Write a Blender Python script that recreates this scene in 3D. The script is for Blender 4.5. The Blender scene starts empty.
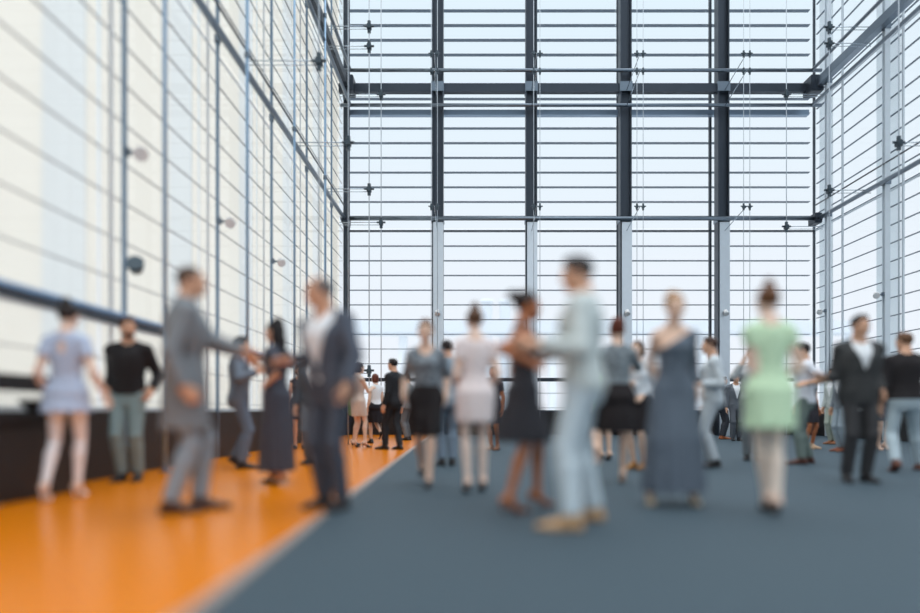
import bpy, bmesh, math, random
import numpy as np
from mathutils import Vector, Matrix

random.seed(7)
SC = bpy.context.scene
COL = SC.collection
F, VX, VY, CH = 687.0, 474.0, 412.0, 0.75      # focal length in px, vanishing point, camera height

# ------------------------------------------------------------------ materials
MATS = {}
def s2l(c):
    return tuple(((v/255)/12.92 if v <= 10 else (((v/255)+0.055)/1.055)**2.4) for v in c)
def new_mat(name):
    m = bpy.data.materials.new(name); m.use_nodes = True
    nt = m.node_tree; b = nt.nodes['Principled BSDF']
    return m, nt, b
def fabric(c, rough=0.85, scale=60, var=0.05, bump=0.10, c2=None):
    key = ('fab', c, rough, scale, var, bump, c2)
    if key in MATS: return MATS[key]
    m, nt, b = new_mat('fabric')
    tc = nt.nodes.new('ShaderNodeTexCoord')
    n = nt.nodes.new('ShaderNodeTexNoise'); n.inputs['Scale'].default_value = scale; n.inputs['Detail'].default_value = 4
    nt.links.new(tc.outputs['Object'], n.inputs['Vector'])
    r = nt.nodes.new('ShaderNodeValToRGB')
    l = s2l(c); l2 = s2l(c2) if c2 else None
    r.color_ramp.elements[0].position = .35; r.color_ramp.elements[1].position = .65
    r.color_ramp.elements[0].color = (*[v*(1-var) for v in l], 1) if not l2 else (*l2, 1)
    r.color_ramp.elements[1].color = (*[min(1, v*(1+var)) for v in l], 1)
    nt.links.new(n.outputs['Fac'], r.inputs['Fac']); nt.links.new(r.outputs['Color'], b.inputs['Base Color'])
    n2 = nt.nodes.new('ShaderNodeTexNoise'); n2.inputs['Scale'].default_value = 14; n2.inputs['Detail'].default_value = 2
    nt.links.new(tc.outputs['Object'], n2.inputs['Vector'])
    bp = nt.nodes.new('ShaderNodeBump'); bp.inputs['Strength'].default_value = bump; bp.inputs['Distance'].default_value = .03
    nt.links.new(n2.outputs['Fac'], bp.inputs['Height']); nt.links.new(bp.outputs['Normal'], b.inputs['Normal'])
    b.inputs['Roughness'].default_value = rough
    b.inputs['Specular IOR Level'].default_value = .25
    MATS[key] = m; return m
def solid(c, rough=.5, metal=0.0, spec=.5, name='paint', var=.05, scale=8):
    key = ('sol', c, rough, metal, spec, name)
    if key in MATS: return MATS[key]
    m, nt, b = new_mat(name)
    tc = nt.nodes.new('ShaderNodeTexCoord')
    n = nt.nodes.new('ShaderNodeTexNoise'); n.inputs['Scale'].default_value = scale; n.inputs['Detail'].default_value = 3
    nt.links.new(tc.outputs['Object'], n.inputs['Vector'])
    r = nt.nodes.new('ShaderNodeValToRGB'); l = s2l(c)
    r.color_ramp.elements[0].color = (*[v*(1-var) for v in l], 1)
    r.color_ramp.elements[1].color = (*[min(1, v*(1+var)) for v in l], 1)
    nt.links.new(n.outputs['Fac'], r.inputs['Fac']); nt.links.new(r.outputs['Color'], b.inputs['Base Color'])
    b.inputs['Roughness'].default_value = rough; b.inputs['Metallic'].default_value = metal
    b.inputs['Specular IOR Level'].default_value = spec
    MATS[key] = m; return m
def skin_mat(c):
    return solid(c, .5, 0, .35, 'skin', .04, 25)
def hair_mat(c):
    key = ('hair', c)
    if key in MATS: return MATS[key]
    m, nt, b = new_mat('hair')
    tc = nt.nodes.new('ShaderNodeTexCoord')
    w = nt.nodes.new('ShaderNodeTexNoise'); w.inputs['Scale'].default_value = 90; w.inputs['Detail'].default_value = 5
    mp = nt.nodes.new('ShaderNodeMapping'); mp.inputs['Scale'].default_value = (1, 1, .12)
    nt.links.new(tc.outputs['Object'], mp.inputs['Vector']); nt.links.new(mp.outputs['Vector'], w.inputs['Vector'])
    r = nt.nodes.new('ShaderNodeValToRGB'); l = s2l(c)
    r.color_ramp.elements[0].position = .3; r.color_ramp.elements[1].position = .7
    r.color_ramp.elements[0].color = (*[v*.6 for v in l], 1); r.color_ramp.elements[1].color = (*[min(1, v*1.35) for v in l], 1)
    nt.links.new(w.outputs['Fac'], r.inputs['Fac']); nt.links.new(r.outputs['Color'], b.inputs['Base Color'])
    bp = nt.nodes.new('ShaderNodeBump'); bp.inputs['Strength'].default_value = .5; bp.inputs['Distance'].default_value = .01
    nt.links.new(w.outputs['Fac'], bp.inputs['Height']); nt.links.new(bp.outputs['Normal'], b.inputs['Normal'])
    b.inputs['Roughness'].default_value = .55; b.inputs['Specular IOR Level'].default_value = .3
    MATS[key] = m; return m
EYEW = solid((225, 222, 216), .3, 0, .5, 'eye_white')
IRIS = solid((50, 36, 28), .2, 0, .5, 'iris')

# ------------------------------------------------------------------ implicit surfaces
class Prim:
    __slots__ = ('lo', 'hi', 'f')
    def __init__(s, lo, hi, f): s.lo, s.hi, s.f = lo, hi, f
A3 = lambda *v: np.array(v, dtype=np.float64)
def rcone(a, b, ra, rb, flat=False, flat0=False):
    a, b = np.asarray(a, float), np.asarray(b, float)
    ba = b-a; L2 = float(ba@ba)+1e-12; L = math.sqrt(L2); R = max(ra, rb)
    def f(x, y, z):
        dx, dy, dz = x-a[0], y-a[1], z-a[2]
        tu = (dx*ba[0]+dy*ba[1]+dz*ba[2])/L2
        t = np.clip(tu, 0, 1)
        d = np.sqrt((dx-t*ba[0])**2+(dy-t*ba[1])**2+(dz-t*ba[2])**2)-(ra+(rb-ra)*t)
        if flat: d = np.maximum(d, (tu-1)*L)
        if flat0: d = np.maximum(d, -tu*L)
        return d
    return Prim(np.minimum(a, b)-R, np.maximum(a, b)+R, f)
def ell(c, r, R=None):
    c = np.asarray(c, float); r = np.asarray(r, float)
    R = np.eye(3) if R is None else R
    ext = np.abs(R)@r
    def f(x, y, z):
        dx, dy, dz = x-c[0], y-c[1], z-c[2]
        q = [(dx*R[0, i]+dy*R[1, i]+dz*R[2, i])/r[i] for i in range(3)]
        k0 = np.sqrt(q[0]**2+q[1]**2+q[2]**2)+1e-6
        k1 = np.sqrt((q[0]/r[0])**2+(q[1]/r[1])**2+(q[2]/r[2])**2)+1e-6
        return k0*(k0-1)/k1
    return Prim(c-ext, c+ext, f)
def box(c, h, R=None, rnd=0.0):
    c = np.asarray(c, float); h = np.asarray(h, float)-rnd
    R = np.eye(3) if R is None else R
    ext = np.abs(R)@(h+rnd)
    def f(x, y, z):
        dx, dy, dz = x-c[0], y-c[1], z-c[2]
        q = [np.abs(dx*R[0, i]+dy*R[1, i]+dz*R[2, i])-h[i] for i in range(3)]
        o = np.sqrt(np.maximum(q[0], 0)**2+np.maximum(q[1], 0)**2+np.maximum(q[2], 0)**2)
        return o+np.minimum(np.maximum(q[0], np.maximum(q[1], q[2])), 0)-rnd
    return Prim(c-ext, c+ext, f)
def loft(O, R, prof, fold=None):
    """prof rows: z, rx, ry, cy in the local frame; flat ends"""
    p = np.array(prof, float); z0, z1 = p[0, 0], p[-1, 0]
    corners = []
    for zz, rx, ry, cy in p:
        for sx in (-1, 1):
            for sy in (-1, 1):
                corners.append(O+R@A3(sx*rx, cy+sy*ry, zz))
    corners = np.array(corners)
    def f(x, y, z):
        dx, dy, dz = x-O[0], y-O[1], z-O[2]
        lx = dx*R[0, 0]+dy*R[1, 0]+dz*R[2, 0]
        ly = dx*R[0, 1]+dy*R[1, 1]+dz*R[2, 1]
        lz = dx*R[0, 2]+dy*R[1, 2]+dz*R[2, 2]
        zc = np.clip(lz, z0, z1)
        rx = np.interp(zc, p[:, 0], p[:, 1]); ry = np.interp(zc, p[:, 0], p[:, 2]); cy = np.interp(zc, p[:, 0], p[:, 3])
        yy = ly-cy
        q = np.sqrt((lx/rx)**2+(yy/ry)**2)
        m = np.minimum(rx, ry)
        d = (q-1)*(m+ (rx*ry/m-m)*.35)
        if fold:
            n, amp, za, zb, ph = fold
            w = np.clip((za-lz)/(za-zb), 0, 1)
            d = d+amp*w*np.sin(n*np.arctan2(yy/ry, lx/rx)+ph)
        return np.maximum(d, np.maximum(z0-lz, lz-z1))
    return Prim(corners.min(0)-.02, corners.max(0)+.02, f)
class Ops:
    def __init__(s): s.ops = []
    def add(s, p, k=.0): s.ops.append(('a', p, k)); return s
    def sub(s, p, k=.0): s.ops.append(('s', p, k)); return s
    def cut(s, f): s.ops.append(('c', f, 0)); return s
    def solve(s, h):
        lo = np.min([p.lo for o, p, k in s.ops if o == 'a'], axis=0)-4*h-.012
        hi = np.max([p.hi for o, p, k in s.ops if o == 'a'], axis=0)+4*h+.012
        n = np.ceil((hi-lo)/h).astype(int)+1
        A = np.full(n, 1.0, np.float32)
        ax = [(lo[i]+h*np.arange(n[i])).astype(np.float32) for i in range(3)]
        for o, p, k in s.ops:
            if o == 'c':
                x, y, z = ax[0][:, None, None], ax[1][None, :, None], ax[2][None, None, :]
                A = np.maximum(A, p(x, y, z)).astype(np.float32); continue
            m = k+3*h
            i0 = np.clip(np.floor((p.lo-m-lo)/h).astype(int), 0, n-1); i1 = np.clip(np.ceil((p.hi+m-lo)/h).astype(int)+1, 0, n)
            if (i1 <= i0).any(): continue
            sl = tuple(slice(a, b) for a, b in zip(i0, i1))
            d = p.f(ax[0][sl[0]][:, None, None], ax[1][sl[1]][None, :, None], ax[2][sl[2]][None, None, :]).astype(np.float32)
            c = A[sl]
            if o == 'a':
                r = np.minimum(c, d)
                if k > 0: r = r-np.maximum(k-np.abs(c-d), 0)**2/(4*k)
            else:
                r = np.maximum(c, -d)
                if k > 0: r = r+np.maximum(k-np.abs(c+d), 0)**2/(4*k)
            A[sl] = r
        return surfnet(A, lo, h)
def surfnet(A, lo, h):
    S = A < 0
    c = np.zeros(tuple(v-1 for v in A.shape), np.int8)
    for i in (0, 1):
        for j in (0, 1):
            for k in (0, 1):
                c += S[i:A.shape[0]-1+i, j:A.shape[1]-1+j, k:A.shape[2]-1+k]
    act = (c > 0) & (c < 8)
    ijk = np.argwhere(act)
    idx = np.full(c.shape, -1, np.int64); idx[act] = np.arange(len(ijk))
    acc = np.zeros((len(ijk), 3)); cnt = np.zeros(len(ijk))
    for a in range(3):
        b, d = (a+1) % 3, (a+2) % 3
        for u in (0, 1):
            for w in (0, 1):
                off = np.zeros(3, int); off[b] = u; off[d] = w
                p = ijk+off; q = p.copy(); q[:, a] += 1
                va = A[p[:, 0], p[:, 1], p[:, 2]]; vb = A[q[:, 0], q[:, 1], q[:, 2]]
                m = (va < 0) != (vb < 0)
                t = np.where(m, va/np.where(m, va-vb, 1), 0)
                pos = np.tile(off.astype(float), (len(ijk), 1)); pos[:, a] += t
                acc[m] += pos[m]; cnt[m] += 1
    V = lo+h*(ijk+acc/np.maximum(cnt, 1)[:, None])
    faces = []
    for a in range(3):
        b, d = (a+1) % 3, (a+2) % 3
        s0 = [slice(None)]*3; s1 = [slice(None)]*3
        s0[a] = slice(0, -1); s1[a] = slice(1, None)
        for ax in (b, d): s0[ax] = slice(1, -1); s1[ax] = slice(1, -1)
        g0, g1 = S[tuple(s0)], S[tuple(s1)]
        for flip, mk in ((False, g0 & ~g1), (True, ~g0 & g1)):
            e = np.argwhere(mk)
            if not len(e): continue
            e[:, b] += 1; e[:, d] += 1
            eb = np.zeros(3, int); eb[b] = 1; ed = np.zeros(3, int); ed[d] = 1
            q = [e-eb-ed, e-ed, e, e-eb]
            q = np.stack([idx[v[:, 0], v[:, 1], v[:, 2]] for v in q], 1)
            faces.append(q[:, ::-1] if flip else q)
    return V, (np.concatenate(faces) if faces else np.zeros((0, 4), np.int64))
def link_mesh(name, V, Fq, mats, parent=None, midx=None):
    me = bpy.data.meshes.new(name)
    me.vertices.add(len(V)); me.vertices.foreach_set('co', np.asarray(V, np.float32).ravel())
    me.loops.add(len(Fq)*4); me.loops.foreach_set('vertex_index', np.asarray(Fq, np.int32).ravel())
    me.polygons.add(len(Fq)); me.polygons.foreach_set('loop_start', np.arange(0, len(Fq)*4, 4, dtype=np.int32))
    for m in mats: me.materials.append(m)
    if midx is not None: me.polygons.foreach_set('material_index', np.asarray(midx, np.int32))
    me.polygons.foreach_set('use_smooth', np.ones(len(Fq), bool))
    me.update(calc_edges=True)
    o = bpy.data.objects.new(name, me); COL.objects.link(o)
    if parent is not None: o.parent = parent
    return o
def ball_mesh(c, r, n=10):
    V, Q = [], []
    for i in range(n+1):
        th = math.pi*i/n
        for j in range(2*n):
            ph = math.pi*j/n
            V.append((c[0]+r[0]*math.sin(th)*math.cos(ph), c[1]+r[1]*math.sin(th)*math.sin(ph), c[2]+r[2]*math.cos(th)))
    for i in range(n):
        for j in range(2*n):
            k = (j+1) % (2*n)
            Q.append((i*2*n+j, (i+1)*2*n+j, (i+1)*2*n+k, i*2*n+k))
    return np.array(V), np.array(Q)
def rot(axis, deg):
    return np.array(Matrix.Rotation(math.radians(deg), 3, axis))

# ------------------------------------------------------------------ people
PROF = {  # z, rx, ry, cy as shares of body height (local z counted from the hips at 0.525)
 'm': [(.455, .080, .058, -.004), (.50, .096, .066, -.008), (.53, .097, .067, -.008), (.58, .088, .060, -.002), (.63, .083, .058, .002),
       (.69, .092, .064, .004), (.75, .100, .069, .002), (.785, .092, .063, -.002), (.812, .066, .050, -.006), (.838, .045, .038, -.008)],
 'f': [(.455, .078, .058, -.006), (.50, .099, .067, -.012), (.53, .098, .066, -.012), (.58, .080, .055, -.002), (.63, .067, .049, .002),
       (.68, .073, .054, .004), (.735, .083, .066, .012), (.775, .076, .056, .002), (.803, .055, .044, -.006), (.832, .036, .032, -.008)],
}
def ik(a, b, l1, l2, pole):
    d = b-a; L = np.linalg.norm(d); mx = (l1+l2)*.9975
    if L > mx: b = a+d/L*mx; d = b-a; L = mx
    u = d/L
    x = (l1*l1-l2*l2+L*L)/(2*L); hh = math.sqrt(max(l1*l1-x*x, 0))
    p = pole-u*(pole@u); p = p/(np.linalg.norm(p)+1e-9)
    return a+u*x+p*hh, b
def nrm(v): return v/(np.linalg.norm(v)+1e-9)

def hand_prims(ops, W, d, n, side, s, curl, r=1.0):
    d = nrm(d); n = nrm(n-d*(n@d)); u = np.cross(d, n) if side > 0 else np.cross(n, d)
    def P(fwd, lat, nor): return W+d*fwd*s+u*lat*s+n*nor*s
    Rm = np.stack([u, d, n], 1)
    ops.add(rcone(P(-.01, 0, 0), P(.03, .0, 0), .024*s, .026*s), .02)
    ops.add(box(P(.052, 0, .002), A3(.039, .046, .0135)*s, Rm, .011*s), .018)
    for i, (lat, L) in enumerate(((.030, .070), (.0102, .078), (-.0102, .072), (-.030, .056))):
        a = P(.092-.004*abs(i-1), lat, .002); ang = math.radians(curl*(.55+.10*i)); sp = (1.5-i)*.035
        for j, (fr, rr) in enumerate(((.44, .0092), (.31, .0086), (.25, .0078))):
            dv = nrm(d*math.cos(ang)+n*math.sin(ang)+u*sp)
            b = a+dv*L*fr*s*1.0
            ops.add(rcone(a, b, rr*s, (rr-.0007)*s), .005 if j else .010)
            a = b; ang += math.radians(curl*.75)
    a = P(.018, .030, .006); dv = nrm(d*.72+u*.62+n*.35)
    b = a+dv*.040*s; ops.add(rcone(a, b, .0145*s, .0105*s), .014)
    dv = nrm(d*.86+u*.22+n*.5); c = b+dv*.032*s; ops.add(rcone(b, c, .0102*s, .0092*s), .005)
    dv = nrm(d*.9+u*.02+n*.5); ops.add(rcone(c, c+dv*.022*s, .0092*s, .008*s), .005)

class Fig: pass
def build_person(label, px, Y, H, yaw, sex='m', skin=(205, 165, 140), hair=('short', (60, 42, 32)), feet=None, arms=None,
                 outfit=(), head=(0, 0), lean=(0, 0), shoes=('flat', (35, 32, 32)), vox=.0085, hipoff=(0, 0), build=1.0, group=None, beard=None):
    X = (px-VX)*Y/F
    Rw = rot('Z', yaw); g = Fig()
    def local(w): return Rw.T@(np.asarray(w, float)-A3(X, Y, 0))
    def frompx(x, y, dY=0): D = Y+dY; return local(((x-VX)*D/F, D, CH+(VY-y)*D/F))
    heel = .065 if shoes[0] == 'heel' else 0.0
    Hb = H-heel*.9; s = Hb/1.75
    # --- feet: ball of the foot on the ground, foot yaw and heel pitch in degrees
    fdef = [(.085*s, .09, -6, 0), (-.085*s, .09, 6, 0)]
    base_pitch = 30 if heel else 0
    g.feet = []
    for i in (0, 1):
        ft = (feet[i] if feet and feet[i] is not None else None)
        if ft is None: bx, by, fy, fp = fdef[i]
        elif ft[0] == 'l': bx, by, fy, fp = ft[1:5]
        else:
            D = Y+ft[1]; v = local(((ft[0]-VX)*D/F, D, 0)); bx, by, fy, fp = v[0], v[1], ft[2], ft[3]
        zl = 0.0
        if ft is not None and len(ft) > 5: zl = ft[5]
        pit = max(fp, base_pitch)
        R = rot('Z', fy); fw = R@A3(0, 1, 0); up = A3(0, 0, 1)
        ball = A3(bx, by, .020*s+zl); pr = math.radians(pit)
        back = -fw*math.cos(pr)+up*math.sin(pr); nup = up*math.cos(pr)+fw*math.sin(pr)
        q = Fig(); q.ball = ball; q.fw = fw; q.heel = ball+back*.150*s+nup*.012*s
        q.mid = ball+back*.075*s+nup*.022*s; q.ank = ball+back*.115*s+nup*.060*s
        q.toe = ball+fw*.062*s-up*.001; q.low = ball+back*.16*s-nup*.018*s; q.back = back; q.nup = nup; q.zl = zl; q.pit = pit
        q.lat = np.cross(fw, up); g.feet.append(q)
    hw = (.050 if sex == 'm' else .050)*Hb
    lt, ls = .247*Hb, .243*Hb
    mid = (g.feet[0].ank+g.feet[1].ank)/2
    hx, hy = mid[0]*.5+hipoff[0], mid[1]+.01+hipoff[1]
    hz = .525*Hb+heel
    for q, sd in zip(g.feet, (1, -1)):
        hd = math.hypot(hx+sd*hw-q.ank[0], hy-q.ank[1])
        hz = min(hz, q.ank[2]+math.sqrt(max(((lt+ls)*.9965)**2-hd**2, .04)))
    O = A3(hx, hy, hz); g.O = O
    R = rot('X', -lean[0])@rot('Y', lean[1]); g.R = R
    U = lambda x, y, z: O+R@A3(x*Hb, y*Hb, (z-.525)*Hb)
    g.hip = [O+A3(hw, 0, -.005), O+A3(-hw, 0, -.005)]
    g.knee = []
    for q, hp, sd in zip(g.feet, g.hip, (1, -1)):
        k, _ = ik(hp, q.ank, lt, ls, nrm(q.fw*.6+A3(.06*sd, 1, 0))); g.knee.append(k)
    sw = (.101 if sex == 'm' else .082)*build**.5
    zs = .797 if sex == 'm' else .792
    g.sh = [U(sw, -.004, zs), U(-sw, -.004, zs)]
    g.el, g.wr, g.hn, g.curl, g.hd = [], [], [], [], []
    la, lf = .172*Hb, .148*Hb
    for i, sd in ((0, 1), (1, -1)):
        a = (arms[i] if arms and arms[i] else {})
        if 'px' in a: W = frompx(*a['px'])
        elif 'l' in a: W = A3(*a['l'])
        else: W = g.sh[i]+A3(sd*(.075 if sex == 'm' else .06)*s, .045*s, -.312*Hb)
        pole = nrm(A3(*(a.get('pole') or (sd*.25, -1, -.1))))
        e, W = ik(g.sh[i], W, la, lf, pole)
        fd = nrm(W-e)
        hd = nrm(A3(*a['dir'])) if 'dir' in a else fd
        n = A3(*a['n']) if 'n' in a else (A3(-sd, .15, 0) if abs(fd[2]) > .6 else A3(-sd*.6, 0, -.6))
        g.el.append(e); g.wr.append(W); g.hn.append(n); g.hd.append(hd); g.curl.append(a.get('curl', 28))
    prof = [((z-.525)*Hb, rx*Hb*build, ry*Hb*build, cy*Hb) for z, rx, ry, cy in PROF[sex]]
    # --- body, one continuous surface
    m = sex == 'm'; B = Ops()
    B.add(loft(O, R, prof))
    ra = [v*Hb*(1 if m else .88) for v in (.031, .0225, .0245, .0165)]
    rl = [v*Hb for v in ((.047, .0305, .0315, .0215) if m else (.048, .0265, .0275, .0175))]
    for i, sd in ((0, 1), (1, -1)):
        B.add(rcone(U(sd*.02, -.010, .838), g.sh[i]+A3(0, 0, .002), .030*Hb*(1 if m else .8), ra[0]*.95), .03)
        B.add(rcone(g.sh[i], g.el[i], ra[0], ra[1]), .03)
        f1 = g.el[i]+(g.wr[i]-g.el[i])*.3
        B.add(rcone(g.el[i], f1, ra[1], ra[2]), .02); B.add(rcone(f1, g.wr[i], ra[2], ra[3]), .02)
        hand_prims(B, g.wr[i], g.hd[i], g.hn[i], sd, s*(1 if m else .92), g.curl[i])
        B.add(rcone(g.hip[i], g.knee[i], rl[0], rl[1]), .03)
        q = g.feet[i]; ax = nrm(q.ank-g.knee[i]); cf = g.knee[i]+ax*.32*ls-q.fw*.012*s
        B.add(rcone(g.knee[i], cf, rl[1]*.95, rl[2]*1.04), .008); B.add(rcone(cf, q.ank, rl[2]*1.0, rl[3]), .012)
        B.add(rcone(q.ank, q.heel, .026*s, .025*s), .02); B.add(rcone(q.heel, q.mid, .026*s, .028*s), .02)
        B.add(rcone(q.ank, q.mid, .028*s, .026*s), .03)
        B.add(rcone(q.mid, q.ball-q.lat*.008, .027*s, .0175*s), .02); B.add(rcone(q.ball-q.lat*.016*s, q.ball+q.lat*.016*s, .0165*s, .0165*s), .015)
        for t in range(5 if shoes[0] == 'none' else 0):
            o = (-.030+.015*t)*s*(sd); B.add(rcone(q.ball+q.lat*o, q.ball+q.lat*o*.9+q.fw*(.058-.007*t)*s-A3(0, 0, .006*s), .012*s, .0095*s), .008)
    hs = s*.5+.5
    Rh = R@rot('Z', head[0])@rot('X', head[1]); g.Rh = Rh; g.hs = hs
    C = U(0, .010, 0)*0+(O+R@A3(0, .018*Hb, (1-.525)*Hb-.113*hs)); g.C = C
    T = lambda x, y, z: C+Rh@(A3(x, y, z)*hs); g.T = T
    E = lambda c, r: ell(T(*c), A3(*r)*hs, Rh)
    nr = .034*Hb if m else .0265*Hb
    B.add(rcone(U(0, -.012, .82), T(0, -.02, -.055), nr*1.12, nr*.98), .03)
    fw_ = 1.0 if m else .93
    B.add(E((0, -.010, .028), (.075, .094, .085)), .02)
    B.add(E((0, .026, -.028), (.060*fw_, .066, .083)), .03)
    B.add(E((0, .036, -.074), (.047*fw_, .048, .034)), .02)
    B.add(ell(T(0, .070, -.096), A3(.021*fw_, .017, .015)*hs, Rh), .018)
    for sd in (1, -1): B.add(E((sd*.040, .055, -.022), (.022, .024, .022)), .02)
    B.add(rcone(T(-.034, .079, .026), T(.034, .079, .026), .0115*hs, .0115*hs), .012)
    for sd in (1, -1): B.sub(E((sd*.031, .104, .006), (.018, .020, .011)), .010)
    B.add(rcone(T(0, .087, .014), T(0, .104, -.030), .0085*hs, .0115*hs), .010)
    for sd in (1, -1): B.add(ell(T(sd*.011, .094, -.033), A3(.009, .010, .008)*hs, Rh), .006)
    B.add(ell(T(0, .088, -.054), A3(.022, .010, .006)*hs, Rh), .006)
    B.add(ell(T(0, .087, -.066), A3(.019, .011, .007)*hs, Rh), .005)
    for sd in (1, -1):
        B.add(ell(T(sd*.076, -.008, -.006), A3(.008, .019, .031)*hs, Rh@rot('Z', sd*-18)), .008)
        B.sub(ell(T(sd*.086, -.004, -.002), A3(.005, .009, .016)*hs, Rh), .004)
    V, Q = B.solve(vox)
    cen = (V[Q].mean(1)-C)@Rh/hs
    mi = np.zeros(len(Q), int)
    lip = ((cen[:, 0]/.022)**2+((cen[:, 2]+.060)/.0105)**2 < 1) & (cen[:, 1] > .078); mi[lip] = 3
    Vs, Qs, Ms = [V], [Q], [mi]; n = len(V)
    for sd in (1, -1):
        for c, r, k in (((sd*.031, .0755, .004), (.0128, .0125, .0110), 1), ((sd*.031, .0840, .004), (.0056, .0048, .0056), 2), ((sd*.031, .0765, .0105), (.0145, .0135, .0075), 0), ((sd*.032, .0905, .0275), (.017, .006, .0036), 4)):
            v, q = ball_mesh((0, 0, 0), A3(*r)*hs, 6 if k == 2 else 8)
            v = v@Rh.T+T(*c); Vs.append(v); Qs.append(q+n); Ms.append(np.full(len(q), k)); n += len(v)
    lipc = tuple(int(v*f) for v, f in zip(skin, (.90, .74, .73) if sex == 'f' else (.92, .82, .80)))
    P = link_mesh('person', np.concatenate(Vs), np.concatenate(Qs), [skin_mat(skin), EYEW, IRIS, skin_mat(lipc), hair_mat(hair[1])], None, np.concatenate(Ms))
    P.location = (X, Y, 0); P.rotation_euler = (0, 0, math.radians(yaw))
    P['label'] = label; P['category'] = 'person'
    if group: P['group'] = group
    g.P = P; g.prof = prof; g.Hb = Hb; g.s = s; g.U = U; g.ra = ra; g.rl = rl; g.sex = sex; g.vox = vox; g.build = build; g.nr = nr
    # --- hair, shoes, clothes as children
    make_hair(g, hair[0], hair_mat(hair[1]))
    if beard:
        b = Ops(); b.add(E((0, .038, -.078), (.055, .056, .040)), 0); b.add(E((0, .076, -.094), (.030, .022, .022)), .01)
        b.sub(E((0, .10, -.058), (.026, .03, .012)), .004)
        for sd in (1, -1): b.add(rcone(T(sd*.062, .012, -.045), T(sd*.044, .045, -.085), .010*hs, .014*hs), .01)
        V, Q = b.solve(.0065); link_mesh('beard', V, Q, [hair_mat(beard)], P)
    if shoes[0] != 'none':
        for i in (0, 1): make_shoe(g, i, shoes)
    for gm in outfit: GARM[gm[0]](g, *gm[1:])
    return P

def make_hair(g, style, mat):
    T, Rh, hs = g.T, g.Rh, g.hs
    h = Ops(); E = lambda c, r: ell(T(*c), A3(*r)*hs, Rh)
    Bx = lambda c, hh, rd=.02: box(T(*c), A3(*hh)*hs, Rh, rd*hs)
    if style == 'cropped':
        h.add(E((0, -.012, .030), (.079, .097, .086)))
        h.sub(Bx((0, .13, -.03), (.12, .08, .105)), .01); h.sub(Bx((0, .03, -.09), (.12, .06, .09)), .01); h.sub(Bx((0, -.03, -.13), (.2, .2, .075), .01), .01)
    elif style == 'receding':
        h.add(E((0, -.014, .026), (.079, .097, .083)))
        h.sub(Bx((0, .12, .0), (.12, .09, .2)), .02); h.sub(E((0, .035, .13), (.055, .09, .05)), .01)
        h.sub(Bx((0, .03, -.09), (.12, .06, .09)), .01); h.sub(Bx((0, -.03, -.13), (.2, .2, .075), .01), .01)
    else:
        h.add(E((0, -.013, .034), (.082, .100, .088)))
        if style == 'short': h.add(E((0, .028, .090), (.060, .056, .030)), .02)
        h.sub(Bx((0, .145, -.03), (.12, .09, .095)), .012)
        if style in ('short',):
            h.sub(Bx((0, .04, -.095), (.13, .065, .085)), .01); h.sub(Bx((0, -.03, -.14), (.2, .2, .075), .01), .01)
        elif style in ('bun', 'tallbun', 'backbun', 'updo'):
            h.sub(Bx((0, .06, -.10), (.13, .07, .085)), .01); h.sub(Bx((0, -.03, -.15), (.2, .2, .080), .01), .01)
            if style == 'bun': h.add(E((0, -.045, .128), (.045, .045, .040)), .015)
            if style == 'tallbun': h.add(E((0, -.030, .125), (.040, .042, .058)), .02)
            if style == 'backbun': h.add(E((0, -.115, .075), (.045, .048, .042)), .012)
            if style == 'updo': h.add(E((0, -.06, .085), (.070, .060, .065)), .02)
        elif style == 'bob':
            h.add(E((0, -.035, -.03), (.088, .075, .09)), .02); h.sub(Bx((0, .10, -.06), (.060, .10, .085)), .01)
        elif style == 'long':
            h.add(E((0, -.05, -.05), (.086, .065, .14)), .03); h.add(rcone(T(0, -.075, -.10), T(0, -.10, -.30), .060*hs, .040*hs), .04)
            h.add(E((0, -.04, .105), (.06, .06, .05)), .02)
            h.sub(Bx((0, .10, -.06), (.060, .10, .10)), .01)
    V, Q = h.solve(min(g.vox, .007)); link_mesh('hair', V, Q, [mat], g.P)
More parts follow.
